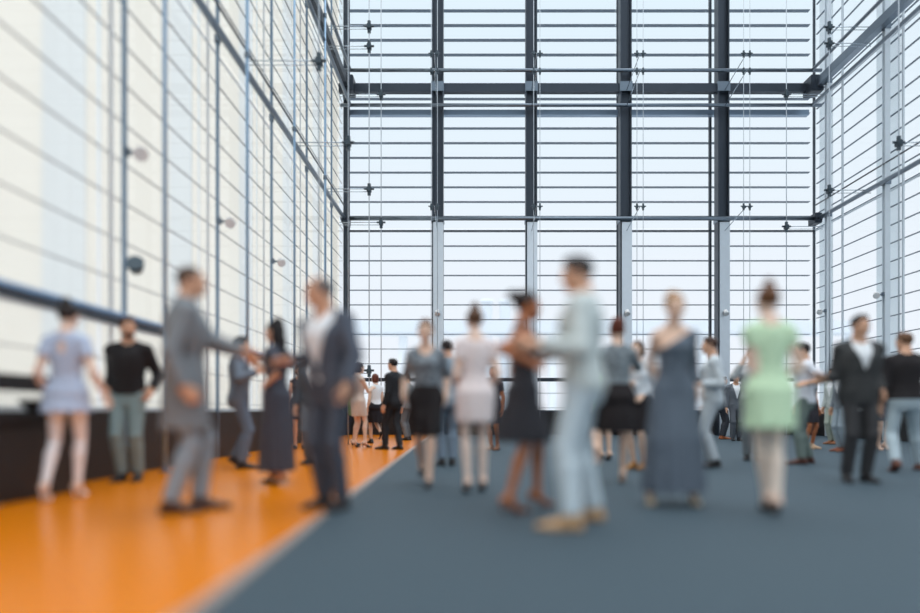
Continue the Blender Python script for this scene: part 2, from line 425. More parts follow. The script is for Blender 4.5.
def make_shoe(g, i, shoes):
    q, s = g.feet[i], g.s; o = Ops(); kind, c = shoes
    I = .009
    z0 = q.zl
    if kind == 'heel':
        o.add(rcone(q.heel, q.mid, .029*s, .030*s), .0); o.add(rcone(q.mid, q.ball, .030*s, .026*s), .02)
        o.add(rcone(q.ball-q.lat*.014*s, q.ball+q.lat*.014*s, .0255*s, .0255*s), .02)
        o.add(rcone(q.ball, q.toe+q.fw*.022*s, .030*s, .013*s), .02)
        # open top
        top = q.mid+q.nup*.052*s
        o.sub(ell(top, A3(.030, .085, .030)*s, np.stack([np.cross(-q.back, q.nup), -q.back, q.nup], 1)), .006)
        hl = q.heel-q.nup*.016*s
        o.add(rcone(hl, A3(hl[0], hl[1], z0+.006)+q.fw*.012, .017*s, .0065), .008)
        o.cut(lambda x, y, z: (z0+.001)-z)
    else:
        o.add(rcone(q.ank+q.nup*.004, q.heel, .040*s, .036*s)); o.add(rcone(q.heel, q.mid, .036*s, .036*s), .02)
        o.add(rcone(q.ank, q.mid, .040*s, .036*s), .03)
        o.add(rcone(q.mid, q.ball, .038*s, .034*s), .03); o.add(rcone(q.ball-q.lat*.016*s, q.ball+q.lat*.016*s, .031*s, .031*s), .02)
        o.add(rcone(q.ball, q.toe+q.fw*.030*s, .036*s, .021*s), .03)
        if kind == 'boot': o.add(rcone(q.ank, q.ank+(g.knee[i]-q.ank)*.16, .041*s, .042*s, True), .02)
        B = q.ball-A3(0, 0, .019*s); nu = q.nup; fw = q.fw
        o.cut(lambda x, y, z: np.maximum(-((x-B[0])*nu[0]+(y-B[1])*nu[1]+(z-B[2])*nu[2]), z0-z))
    V, Q = o.solve(min(g.vox, .0075))
    sh = link_mesh('shoe', V, Q, [solid(c, .42, 0, .4, 'leather')], g.P)
    if kind != 'heel':                               # the sole: a slab in the foot's own frame
        so = Ops(); nu = q.nup; bk = q.back
        B0 = q.ball-A3(0, 0, .013*s)
        hh = B0+bk*.155*s+nu*0
        so.add(rcone(hh, B0+bk*.06*s, .038*s, .036*s)); so.add(rcone(B0+bk*.06*s, B0, .036*s, .046*s), .02); so.add(rcone(B0, B0+q.fw*.080*s, .046*s, .026*s), .02)
        Bp = q.ball-A3(0, 0, .0195*s)
        f = lambda x, y, z: (x-Bp[0])*nu[0]+(y-Bp[1])*nu[1]+(z-Bp[2])*nu[2]
        def ff(x, y, z):
            front = (x-Bp[0])*fwx[0]+(y-Bp[1])*fwx[1]
            v = np.where(front > 0, z-Bp[2], f(x, y, z))
            return np.maximum(v-.013*s, -v+.0005)
        fwx = q.fw; so.cut(ff); so.cut(lambda x, y, z: z0+.0005-z)
        V, Q = so.solve(.006)
        if len(Q): link_mesh('sole', V, Q, [solid((28, 26, 25) if sum(c) < 330 else tuple(int(v*.62) for v in c), .7, 0, .3, 'rubber')], sh)

def tprof(g, inf, zlo, zhi, over=None):
    Hb = g.Hb; p = np.array(g.prof)
    rows = []
    zs = sorted(set([zlo, zhi]+[z/Hb+.525 for z in p[:, 0] if zlo < z/Hb+.525 < zhi]+([o[0] for o in over if zlo <= o[0] <= zhi] if over else [])))
    for z in zs:
        lz = (z-.525)*Hb
        rx, ry, cy = (np.interp(lz, p[:, 0], p[:, c]) for c in (1, 2, 3))
        rx, ry = rx+inf, ry+inf
        if over:
            oz = [o[0] for o in over]
            if oz[0] <= z <= oz[-1]:
                rx = np.interp(z, oz, [o[1] for o in over])*Hb; ry = np.interp(z, oz, [o[2] for o in over])*Hb
                cy = np.interp(z, oz, [o[3] if len(o) > 3 else -.004 for o in over])*Hb
        rows.append((lz, rx, ry, cy))
    return rows
def sleeves(g, o, inf, length):
    for i in (0, 1):
        a, e, w = g.sh[i], g.el[i], g.wr[i]; ra = g.ra
        if length <= 0: continue
        t = min(length, 1.0)
        b = a+(e-a)*t
        o.add(rcone(a, b, ra[0]+inf, ra[0]+(ra[1]-ra[0])*t+inf, length <= 1), .035)
        if length > 1:
            t = length-1; b = e+(w-e)*t
            o.add(rcone(e, b, ra[1]+inf, ra[1]+(ra[3]+.006-ra[1])*t+inf, True), .02)
def shoulders(g, o, inf):
    for i, sd in ((0, 1), (1, -1)):
        o.add(rcone(g.U(sd*.03, -.010, .828), g.sh[i], .030*g.Hb*(1 if g.sex == 'm' else .8)+inf*.7, g.ra[0]+inf*.8), .03)
def neck_cut(g, o, depth, wide, back=.0):
    """scoop neckline: an ellipsoid taken out of the front, neck hole at the top"""
    Hb = g.Hb
    if depth: o.sub(ell(g.U(0, .045, .862), A3(wide, .085, depth)*Hb, g.R), .008)
    if back: o.sub(ell(g.U(0, -.055, .862), A3(wide, .06, back)*Hb, g.R), .008)
def wedge(g, z0, z1, w1, low=None):
    """front opening: V from z0 up to z1; optionally spreading again below z0 (share of height)"""
    Hb, O, R = g.Hb, g.O, g.R
    def f(x, y, z):
        dx, dy, dz = x-O[0], y-O[1], z-O[2]
        lx = dx*R[0, 0]+dy*R[1, 0]+dz*R[2, 0]; ly = dx*R[0, 1]+dy*R[1, 1]+dz*R[2, 1]; lz = (dx*R[0, 2]+dy*R[1, 2]+dz*R[2, 2])/Hb+.525
        w = np.clip((lz-z0)/(z1-z0), 0, 1)*w1*Hb
        if low: w = np.maximum(w, np.clip((z0-lz)/(z0-low[0]), 0, 1)*low[1]*Hb)
        w = np.where((w <= 0), -.05, w)
        return np.maximum(np.abs(lx)-w, .01*Hb-ly)*.8
    c = O
    return Prim(c-A3(.5, .5, .9), c+A3(.5, .5, .9), f), f
def g_top(g, name, c, opt=None):
    """shirt, sweater, T-shirt or blouse"""
    opt = opt or {}; inf = opt.get('inf', .010)
    o = Ops(); o.add(loft(g.O, g.R, tprof(g, inf, opt.get('hem', .55), opt.get('top', .842))))
    shoulders(g, o, inf*.8); sleeves(g, o, inf*.9, opt.get('sleeve', 1.92))
    if opt.get('collar'):
        o.add(rcone(g.U(0, -.012, .826), g.U(0, .0, .858), g.nr*1.12+inf, g.nr+inf*.9, True), .012)
        o.sub(ell(g.U(0, .055, .870), A3(.028, .055, .042)*g.Hb, g.R), .006)
    neck_cut(g, o, opt.get('neck', .035), opt.get('wide', .045))
    if opt.get('noshoulder'):
        o.sub(ell(g.U(opt['noshoulder']*.11, .0, .86), A3(.10, .12, .085)*g.Hb, g.R), .01)
    V, Q = o.solve(g.vox)
    return link_mesh(name, V, Q, [opt.get('mat') or fabric(c, **opt.get('fab', {}))], g.P)
def g_jacket(g, name, c, opt=None):
    opt = opt or {}; inf = opt.get('inf', .022); hem = opt.get('hem', .475)
    over = opt.get('over'); H = g.Hb
    o = Ops()
    pr = tprof(g, inf, hem, .835, over)
    o.add(loft(g.O, g.R, pr, opt.get('fold')))
    shoulders(g, o, inf*.9); sleeves(g, o, inf*.72, opt.get('sleeve', 1.94))
    wp = None
    if opt.get('v'):
        wp, wf = wedge(g, opt['v'][0], .80, opt['v'][1], opt.get('low'))
        o.sub(wp, .006)
        # lapels: a raised band along the opening
        lp = loft(g.O, g.R, tprof(g, inf+.009, opt['v'][0], .82, None)); lw = .036*H
        def band(x, y, z, lp=lp, wf=wf): return np.maximum(lp.f(x, y, z), np.maximum(wf(x, y, z)/.8-lw, .004-wf(x, y, z)))
        o.add(Prim(lp.lo, lp.hi, band), 0)
    if opt.get('stand'):
        o.add(rcone(g.U(0, -.012, .815), g.U(0, .002, .868), g.nr*1.15+.028, g.nr+.020, True), .02)
        o.sub(rcone(g.U(0, -.010, .850), g.U(0, .006, .90), g.nr+.006, g.nr+.010), .004)
    else:
        cl = rcone(g.U(0, -.014, .815), g.U(0, -.004, .848), g.nr*1.2+.022, g.nr+.016, True)
        def collar(x, y, z, cl=cl):
            ly = (x-g.O[0])*g.R[0, 1]+(y-g.O[1])*g.R[1, 1]+(z-g.O[2])*g.R[2, 1]
            return np.maximum(cl.f(x, y, z), ly-.012)
        o.add(Prim(cl.lo, cl.hi, collar), .008)
    if opt.get('slit'):                                     # vent at the back hem
        O = g.U(0, -.09, hem); o.sub(box(O, A3(.004, .06, .10)*1.0, g.R, .002), .002)
    V, Q = o.solve(g.vox)
    j = link_mesh(name, V, Q, [fabric(c, **opt.get('fab', {}))], g.P)
    if opt.get('pocket', True):
        lz = (.545-.525)*H; p = np.array(pr); rx, ry, cy = (np.interp(lz, p[:, 0], p[:, k]) for k in (1, 2, 3))
        for sd in (1, -1):
            a = math.radians(52); ctr = g.O+g.R@A3(sd*rx*math.cos(a), cy+ry*math.sin(a), lz)
            nrml = g.R@nrm(A3(sd*math.cos(a)/rx, math.sin(a)/ry, 0)); up = g.R@A3(0, 0, 1); tg = np.cross(up, nrml)
            b = Ops(); b.add(box(ctr+nrml*.002, A3(.055, .007, .022)*g.s, np.stack([tg, nrml, up], 1), .005)); V, Q = b.solve(.006); link_mesh('pocket_flap', V, Q, [fabric(c, **opt.get('fab', {}))], j)
    return j
def g_trousers(g, name, c, opt=None):
    opt = opt or {}; inf = opt.get('inf', .011); H = g.Hb; fl = opt.get('flare', .012)
    o = Ops(); o.add(loft(g.O, g.R, tprof(g, inf*.8, .452, opt.get('waist', .60))))
    for i in (0, 1):
        q = g.feet[i]; hp = g.hip[i]; k = g.knee[i]; a = q.ank+(k-q.ank)*.03
        o.add(rcone(hp, k, g.rl[0]+inf*.9, g.rl[1]+inf+.004), .03)
        cf = k+(a-k)*.3-q.fw*.006
        o.add(rcone(k, cf, g.rl[1]+inf+.004, g.rl[2]+inf+fl*.4), .02)
        o.add(rcone(cf, a, g.rl[2]+inf+fl*.4, g.rl[3]+inf+fl, True), .02)
    V, Q = o.solve(g.vox); t = link_mesh(name, V, Q, [fabric(c, **opt.get('fab', {}))], g.P)
    if opt.get('belt'):
        b = Ops(); b.add(loft(g.O, g.R, tprof(g, inf*.8+.006, .578, .600))); V, Q = b.solve(g.vox*.8); link_mesh('belt', V, Q, [solid(opt['belt'], .4, 0, .4, 'leather')], t)
def g_skirt(g, name, c, opt=None):
    opt = opt or {}; inf = .012; H = g.Hb; hem, bw = opt.get('hem', .30), opt.get('bw', (.085, .075))
    O = g.O; c_ = (g.feet[0].ank+g.feet[1].ank)/2
    top = opt.get('waist', .635)
    pr = tprof(g, inf, .47, top)
    lo = [((hem-.525)*H, bw[0]*H, bw[1]*H, opt.get('cy', 0)*H), ((.40-.525)*H, max(bw[0]*.98, .098)*H, max(bw[1]*.97, .080)*H, opt.get('cy', 0)*.5*H)] if hem < .39 else [((hem-.525)*H, bw[0]*H, bw[1]*H, opt.get('cy', 0)*H)]
    o = Ops(); o.add(loft(O, g.R, lo+pr, (opt.get('folds', 9), opt.get('amp', .006), (.55-.525)*H, (hem-.525)*H, 1.0))); thighs(g, o, .014, hem)
    V, Q = o.solve(g.vox); link_mesh(name, V, Q, [fabric(c, **opt.get('fab', {}))], g.P)
def g_dress(g, name, c, opt=None):
    opt = opt or {}; inf = opt.get('inf', .011); H = g.Hb; hem, bw = opt.get('hem', .32), opt.get('bw', (.088, .078))
    pr = tprof(g, inf, .50, opt.get('top', .838))
    lo = []
    if hem < .20: lo = [((hem-.525)*H, bw[0]*H, bw[1]*H, opt.get('cy', 0)*H), ((.30-.525)*H, (bw[0]*.55+.050)*H, (bw[1]*.55+.035)*H, opt.get('cy', 0)*.6*H)]
    elif hem < .40: lo = [((hem-.525)*H, bw[0]*H, bw[1]*H, opt.get('cy', 0)*H), ((.42-.525)*H, (bw[0]*.45+.058)*H, (bw[1]*.45+.042)*H, -.006*H)]
    else: lo = [((hem-.525)*H, bw[0]*H, bw[1]*H, -.006*H)]
    o = Ops(); o.add(loft(g.O, g.R, lo+pr, (opt.get('folds', 8), opt.get('amp', .007), (.54-.525)*H, (hem-.525)*H, .6))); thighs(g, o, .014, hem)
    if opt.get('sleeve', 0) >= 0 and not opt.get('oneshoulder'):
        shoulders(g, o, inf*.8)
    sl = opt.get('sleeve', 0)
    if sl: sleeves(g, o, opt.get('sinf', inf), sl)
    if opt.get('oneshoulder'):
        sd = opt['oneshoulder']; i = 0 if sd > 0 else 1
        o.add(rcone(g.U(sd*.03, -.010, .828), g.sh[i], .026*H+inf*.7, g.ra[0]+inf*.8), .03)
        if opt.get('osleeve'):
            o.add(rcone(g.sh[i], g.el[i], g.ra[0]+inf, g.ra[1]+inf), .03); o.add(rcone(g.el[i], g.el[i]+(g.wr[i]-g.el[i])*.85, g.ra[1]+inf, g.ra[3]+inf, True), .02)
        O, R = g.O, g.R
        def slant(x, y, z):
            dx, dy, dz = x-O[0], y-O[1], z-O[2]
            lx = (dx*R[0, 0]+dy*R[1, 0]+dz*R[2, 0])*sd; lz = (dx*R[0, 2]+dy*R[1, 2]+dz*R[2, 2])
            return (lz-(.772-.525)*H-lx*.62)*.85
        o.cut(slant)
    else: neck_cut(g, o, opt.get('neck', .055), opt.get('wide', .055), opt.get('back', 0))
    if opt.get('keyhole'): o.sub(ell(g.U(0, -.07, .765), A3(.020, .05, .038)*H, g.R), .004)
    V, Q = o.solve(g.vox); d = link_mesh(name, V, Q, [fabric(c, **opt.get('fab', {}))], g.P)
    if opt.get('belt'):
        b = Ops(); b.add(loft(g.O, g.R, tprof(g, inf+.004, .622, .640))); V, Q = b.solve(g.vox*.8); link_mesh('belt', V, Q, [fabric(opt['belt'])], d)
def thighs(g, o, inf, hem):
    zc = g.O[2]+(hem-.525)*g.Hb
    for i in (0, 1):
        a, b, c = g.hip[i], g.knee[i], g.feet[i].ank
        for p, q, ra, rb in ((a, b, g.rl[0], g.rl[1]), (b, c, g.rl[1], g.rl[3])):
            if p[2] <= zc+.02 or p[2] <= q[2]: continue
            t = min(1, (p[2]-zc)/(p[2]-q[2])); o.add(rcone(p, p+(q-p)*t, ra+inf, ra+(rb-ra)*t+inf), .05)
    o.cut(lambda x, y, z: zc-z)
def g_tights(g, name, c, opt=None):
    o = Ops()
    for i in (0, 1):
        q = g.feet[i]; k = g.knee[i]; hp = g.hip[i]; ax = nrm(q.ank-k); cf = k+ax*.32*.243*g.Hb-q.fw*.012*g.s; I = .0035
        o.add(rcone(hp, k, g.rl[0]+I, g.rl[1]+I), .01); o.add(rcone(k, cf, g.rl[1]*.95+I, g.rl[2]*1.04+I), .008); o.add(rcone(cf, q.ank, g.rl[2]*1.0+I, g.rl[3]+I), .012)
        o.add(rcone(q.ank, q.mid, .028*g.s+I, .028*g.s+I), .02)
    V, Q = o.solve(g.vox); link_mesh(name, V, Q, [fabric(c, bump=.02, var=.03, rough=.6)], g.P)
GARM = {'top': g_top, 'jacket': g_jacket, 'trousers': g_trousers, 'skirt': g_skirt, 'dress': g_dress, 'tights': g_tights}
# ------------------------------------------------------------------ the hall
class MB:
    def __init__(s): s.bm = bmesh.new()
    def box(s, x0, x1, y0, y1, z0, z1, bev=0.0):
        r = bmesh.ops.create_cube(s.bm, size=1)
        for v in r['verts']: v.co = ((x0+x1)/2+v.co.x*(x1-x0), (y0+y1)/2+v.co.y*(y1-y0), (z0+z1)/2+v.co.z*(z1-z0))
        if bev:
            es = list({e for v in r['verts'] for e in v.link_edges})
            bmesh.ops.bevel(s.bm, geom=es, offset=bev, segments=2, affect='EDGES')
        return s
    def prism(s, pts, z0, z1):
        a = [s.bm.verts.new((x, y, z0)) for x, y in pts]; b = [s.bm.verts.new((x, y, z1)) for x, y in pts]; n = len(pts)
        s.bm.faces.new(a[::-1]); s.bm.faces.new(b)
        for i in range(n): s.bm.faces.new((a[i], a[(i+1) % n], b[(i+1) % n], b[i]))
        return s
    def tube(s, a, b, r, n=12, r2=None):
        a, b = Vector(a), Vector(b); d = b-a
        M = Matrix.Translation((a+b)/2) @ d.to_track_quat('Z', 'Y').to_matrix().to_4x4()
        bmesh.ops.create_cone(s.bm, cap_ends=True, segments=n, radius1=r, radius2=r if r2 is None else r2, depth=d.length, matrix=M)
        return s
    def lathe(s, prof, c, n=28):
        rings = []
        for r, z in prof:
            rings.append([s.bm.verts.new((c[0]+r*math.cos(2*math.pi*i/n), c[1]+r*math.sin(2*math.pi*i/n), c[2]+z)) for i in range(n)])
        for p, q in zip(rings, rings[1:]):
            for i in range(n): s.bm.faces.new((p[i], p[(i+1) % n], q[(i+1) % n], q[i]))
        s.bm.faces.new(rings[0][::-1]); s.bm.faces.new(rings[-1]); return s
    def build(s, name, mat, parent=None, smooth=False, structure=False):
        bmesh.ops.recalc_face_normals(s.bm, faces=s.bm.faces)
        me = bpy.data.meshes.new(name); s.bm.to_mesh(me); s.bm.free(); me.materials.append(mat)
        if smooth:
            for p in me.polygons: p.use_smooth = len(p.vertices) == 4
        o = bpy.data.objects.new(name, me); COL.objects.link(o)
        if parent is not None: o.parent = parent
        if structure: o['kind'] = 'structure'
        return o
def empty(name, loc, label=None, cat=None, group=None, structure=False):
    o = bpy.data.objects.new(name, None); COL.objects.link(o); o.location = loc; o.empty_display_size = .2
    if label: o['label'] = label; o['category'] = cat
    if group: o['group'] = group
    if structure: o['kind'] = 'structure'
    return o

STEEL = solid((112, 124, 136), .34, .85, .5, 'brushed_steel')
BRIGHT = solid((176, 188, 198), .25, .9, .5, 'polished_steel')
DARK = solid((58, 66, 76), .42, .55, .5, 'dark_steel')
BLADE = solid((92, 106, 120), .5, .35, .4, 'louver_paint')
BLUEST = solid((124, 144, 164), .3, .6, .5, 'blue_steel')
BLACK = solid((34, 32, 33), .5, 0, .4, 'black_laminate')
CABLE = solid((170, 180, 190), .4, 0, .4, 'cable_coating')
GLEAM = solid((206, 214, 221), .32, .75, .5, 'pale_gleam')  # pale tone carries the daylight mirrored low on the columns
PALEST = solid((196, 206, 214), .4, .1, .5, 'pale_steel')
LIGHTB = solid((178, 178, 180), .5, .2, .4, 'pale_louver_paint')
CLAMP = solid((70, 82, 90), .4, .6, .5, 'cast_clamp')
WHITEP = solid((216, 218, 220), .35, 0, .5, 'white_lacquer')
def glass_mat():
    m = bpy.data.materials.new('clear_glass'); m.use_nodes = True; nt = m.node_tree; nt.nodes.clear()
    o = nt.nodes.new('ShaderNodeOutputMaterial'); mx = nt.nodes.new('ShaderNodeMixShader'); lw = nt.nodes.new('ShaderNodeFresnel')
    lw.inputs['IOR'].default_value = 1.15
    t = nt.nodes.new('ShaderNodeBsdfTransparent'); t.inputs['Color'].default_value = (.978, .98, .982, 1)
    g = nt.nodes.new('ShaderNodeBsdfGlossy'); g.inputs['Roughness'].default_value = .02
    ge = nt.nodes.new('ShaderNodeNewGeometry'); iv = nt.nodes.new('ShaderNodeMath'); iv.operation = 'SUBTRACT'; iv.inputs[0].default_value = 1
    mu = nt.nodes.new('ShaderNodeMath'); mu.operation = 'MULTIPLY'
    nt.links.new(ge.outputs['Backfacing'], iv.inputs[1]); nt.links.new(lw.outputs['Fac'], mu.inputs[0]); nt.links.new(iv.outputs[0], mu.inputs[1])
    nt.links.new(mu.outputs[0], mx.inputs['Fac']); nt.links.new(t.outputs[0], mx.inputs[1]); nt.links.new(g.outputs[0], mx.inputs[2])
    nt.links.new(mx.outputs[0], o.inputs['Surface']); return m
GLASS = glass_mat()
def blind_mat(name, c, tr):
    m = bpy.data.materials.new(name); m.use_nodes = True; nt = m.node_tree; nt.nodes.clear()
    o = nt.nodes.new('ShaderNodeOutputMaterial'); mx = nt.nodes.new('ShaderNodeMixShader'); mx.inputs['Fac'].default_value = tr
    d = nt.nodes.new('ShaderNodeBsdfDiffuse'); t = nt.nodes.new('ShaderNodeBsdfTranslucent')
    tc = nt.nodes.new('ShaderNodeTexCoord'); w = nt.nodes.new('ShaderNodeTexWave'); w.bands_direction = 'Z'; w.inputs['Scale'].default_value = 9
    r = nt.nodes.new('ShaderNodeValToRGB'); l = s2l(c)
    r.color_ramp.elements[0].color = (*[v*.97 for v in l], 1); r.color_ramp.elements[1].color = (*l, 1)
    nt.links.new(tc.outputs['Object'], w.inputs['Vector']); nt.links.new(w.outputs['Fac'], r.inputs['Fac'])
    nt.links.new(r.outputs['Color'], d.inputs['Color']); nt.links.new(r.outputs['Color'], t.inputs['Color'])
    nt.links.new(d.outputs[0], mx.inputs[1]); nt.links.new(t.outputs[0], mx.inputs[2]); nt.links.new(mx.outputs[0], o.inputs['Surface'])
    return m
CREAM = blind_mat('cream_blind', (250, 246, 239), .93)
SHEER = blind_mat('added_sheer', (242, 242, 240), .95)
PALE = blind_mat('pale_blind', (226, 231, 234), .85)
def floor_mat(name, c, rough, spec, scale, var):
    m, nt, b = new_mat(name)
    tc = nt.nodes.new('ShaderNodeTexCoord'); n = nt.nodes.new('ShaderNodeTexNoise'); n.inputs['Scale'].default_value = scale; n.inputs['Detail'].default_value = 6
    nt.links.new(tc.outputs['Object'], n.inputs['Vector'])
    r = nt.nodes.new('ShaderNodeValToRGB'); l = s2l(c)
    r.color_ramp.elements[0].color = (*[v*(1-var) for v in l], 1); r.color_ramp.elements[1].color = (*[min(1, v*(1+var)) for v in l], 1)
    nt.links.new(n.outputs['Fac'], r.inputs['Fac']); nt.links.new(r.outputs['Color'], b.inputs['Base Color'])
    b.inputs['Roughness'].default_value = rough; b.inputs['Specular IOR Level'].default_value = spec
    bp = nt.nodes.new('ShaderNodeBump'); bp.inputs['Strength'].default_value = .08; bp.inputs['Distance'].default_value = .01
    nt.links.new(n.outputs['Fac'], bp.inputs['Height']); nt.links.new(bp.outputs['Normal'], b.inputs['Normal'])
    return m

XL, XR, YB, YF, ZT = -4.20, 10.95, 21.9, -6.85, 16.4
XGL, XGR, YG = -4.36, 11.40, 23.0
# floor: grey carpet, orange walkway, pale strip between
e0, e1 = -0.90, -1.42      # edge of the orange at Y=-7 and Y=23
EX = lambda y: e0+(e1-e0)*(y-YF)/(YG-YF)
MB().prism([(EX(YF)+.035, YF), (XGR+.3, YF), (XGR+.3, YG+.3), (EX(YG+.3)+.035, YG+.3)], -.2, 0).build('floor', floor_mat('grey_carpet', (57, 73, 83), .7, .25, 90, .12), structure=True)
MB().prism([(XGL-.3, YF), (EX(YF)-.035, YF), (EX(YG+.3)-.035, YG+.3), (XGL-.3, YG+.3)], -.2, 0).build('floor_walkway', floor_mat('orange_floor', (214, 120, 0), .26, .15, 25, .05), structure=True)
MB().prism([(EX(YF)-.035, YF), (EX(YF)+.035, YF), (EX(YG+.3)+.035, YG+.3), (EX(YG+.3)-.035, YG+.3)], -.2, .001).build('trim_1', solid((168, 150, 140), .4, .2, .5, 'edge_strip'), structure=True)

COLX = [-1.15, 1.82, 4.81, 7.90]
LEFTY = [-3.75, -.75, 2.25, 5.25, 8.25, 11.25, 14.25, 17.25, 20.25]
RIGHTY = [-5.6, -2.6, .4, 3.4, 6.4, 9.4, 12.4, 15.35, 18.25, 21.25]
# columns: an H-shaped steel section ; a pale lower plate stands in for reflected daylight
def column(x, y, along, w=.36, d=.36, m=DARK, z1=ZT):
    c = empty('column', (x, y, 0), structure=True)
    b = MB()
    if along == 'x':
        b.box(-w/2, -w/2+.035, -d/2, d/2, 0, z1).box(w/2-.035, w/2, -d/2, d/2, 0, z1).box(-w/2+.035, w/2-.035, -.02, .02, 0, z1)
        b.build('column_shaft', m, c)
        MB().box(-w/2+.04, w/2, -d/2-.035, -d/2-.004, 0, 6.75).build('column_gleam_plate', GLEAM, c)
        MB().box(-w/2-.02, w/2+.02, -d/2-.02, d/2+.02, 6.78, 6.92).box(-w/2-.02, w/2+.02, -d/2-.02, d/2+.02, 10.9, 11.2).build('column_collar', STEEL, c)
    else:
        b.box(-d/2, d/2, -w/2, -w/2+.02, 0, z1).box(-d/2, d/2, w/2-.02, w/2, 0, z1).box(-.015, .015, -w/2+.02, w/2-.02, 0, z1)
        b.build('column_shaft', m, c)
        MB().box(-d/2-.015, d/2+.015, -w/2-.015, w/2+.015, 6.78, 6.92).box(-d/2-.015, d/2+.015, -w/2-.015, w/2+.015, 10.9, 11.2).build('column_collar', STEEL, c)
    return c
for x in COLX: column(x, YB, 'x')
for y in LEFTY: column(XL, y, 'y', .05, .045, BLUEST)
for y in RIGHTY: column(XR, y, 'y', .14, .14, PALEST)
column(XL+.05, YB+.5, 'y', .16, .18, DARK)

# windows: each bay a framed glass pane with louver blades outside and, at the sides, a blind
ZL = [.39+.5*k for k in range(1, 32)]
nwin = [0]
def window(axis, p, a, b, out, blinds=(), bm=None, blade=.12, boff=.35, th=.012, fm=None, lm=None, fd=.06, sheers=()):
    nwin[0] += 1
    w = empty('window_%d' % nwin[0], ((a+b)/2, p, 0) if axis == 'x' else (p, (a+b)/2, 0), structure=True)
    L = (b-a)/2
    def bx(mb, u0, u1, v0, v1, z0, z1):
        v0, v1 = sorted((v0*out, v1*out))
        if axis == 'x': mb.box(u0, u1, v0, v1, z0, z1)
        else: mb.box(v0, v1, u0, u1, z0, z1)
        return mb
    for z0, z1 in ((.78, 6.80), (6.88, 11.0), (11.15, ZT)):
        bx(MB(), -L+.03, L-.03, -.006, .006, z0+.03, z1-.03).build('glass_pane', GLASS, w)
    f = MB()
    for u in (-L, L-.03): bx(f, u, u+.03, -fd, fd, .78, ZT)
    for z in (.78, 1.80, 6.80, 11.0): bx(f, -L+.03, L-.03, -fd*.8, fd*.8, z-.02, z+.03)
    f.build('window_frame', fm or DARK, w)
    lv = MB()
    for z in ZL: bx(lv, -L, L, boff, boff+blade, z-th, z+th)
    lv.build('louver', lm or BLADE, w)
    for u0, u1 in blinds:
        bx(MB(), u0-(a+b)/2, u1-(a+b)/2, .14, .15, .80, ZT).build('blind', bm, w)
    for u0, u1 in sheers:  # sheets added to turn the sky in the gaps neutral white
        bx(MB(), u0-(a+b)/2, u1-(a+b)/2, .16, .165, .80, ZT).build('added_sheer', SHEER, w)
bays = [XGL]+COLX+[XGR]
for a, b in zip(bays, bays[1:]): window('x', YG, a+.005, b-.005, 1, blade=.17, boff=.28, th=.007)
ys = [YF]+LEFTY+[YG]
for a, b in zip(ys, ys[1:]):
    # a gap in the cream blinds before every column
    bl = [(a+.04, b-1.10), (b-.28, b-.04)] if b < 22 else [(a+.04, b-.05)]
    window('y', XGL, a+.005, b-.005, -1, [v for v in bl if v[1] > v[0]], CREAM, blade=.03, boff=.05, th=.0055, fm=WHITEP, lm=LIGHTB, fd=.008, sheers=[(b-1.10, b-.28)] if b < 22 else ())
ys = [YF]+RIGHTY+[YG]
for a, b in zip(ys, ys[1:]):
    bl = [(a+.35, a+1.45)] if b-a > 2 else [(a+.85, b-.05)]
    window('y', XGR, a+.005, b-.005, 1, bl, PALE, blade=.05, boff=.05, th=.010, fm=PALEST, fd=.02)

# beams and rails
ntrim = [1]
def trim(mb, m, smooth=False):
    ntrim[0] += 1; return mb.build('trim_%d' % ntrim[0], m, smooth=smooth, structure=True)
def beam(mb, m): return mb.build('beam', m, structure=True)
beam(MB().box(XL-.1, XR+.1, YB-.10, YB+.10, 10.92, 11.18), DARK)
beam(MB().box(XL-.1, XR+.1, YB+.75, YB+.95, 10.55, 10.72), BLUEST)
for z, y in ((11.52, YB-.25), (10.42, YB-.25)): trim(MB().tube((XL, y, z), (XR, y, z), .055), STEEL, True)
trim(MB().tube((XL, YB-.28, 6.84), (XR, YB-.28, 6.84), .065), STEEL, True)
trim(MB().box(XGL+.1, XGR-.1, YG-.30, YG-.18, 1.76, 1.88), DARK)
for X, sg in ((XL, 1), (XR, -1)):
    beam(MB().box(*sorted((X+sg*.06, X+sg*.26)), YF, YB, 10.92, 11.18), DARK if sg > 0 else STEEL)
    trim(MB().tube((X+sg*.12, YF, 6.84), (X+sg*.12, YB, 6.84), .062), STEEL, True)
    for z in (10.42, 11.52): trim(MB().tube((X+sg*.30, YF, z), (X+sg*.30, YB-.25, z), .05), STEEL, True)
    beam(MB().box(*sorted((X+sg*.02, X+sg*.42)), YB-.45, YB+.12, 10.80, 11.3, .02), DARK); beam(MB().box(*sorted((X+sg*.04, X+sg*.26)), YB-.40, YB+.10, 6.68, 7.0, .02), DARK)
    trim(MB().tube((X+sg*.05, YF, 7.35), (X+sg*.05, YB, 7.35), .022), DARK, True)
    trim(MB().box(*sorted((X+sg*.10, X+sg*.18)), YF, YB, 1.74, 1.81, .01), DARK)
    trim(MB().tube((X+sg*.15, YF, 1.85), (X+sg*.15, YB, 1.85), .04), solid((112, 150, 188), .3, .4, .5, 'blue_rail') if sg > 0 else STEEL, True)
# plinths under the glass
for nm, a in (('baseboard_back', (XGL, XGR, YG-.32, YG-.08, 0, .76)), ('baseboard_left', (XGL-.1, XL+.02, YF, YG-.33, 0, .76)), ('baseboard_right', (XR-.02, XGR+.1, YF, YG-.33, 0, .76))):
    MB().box(*a, .01).build(nm, BLACK, structure=True)

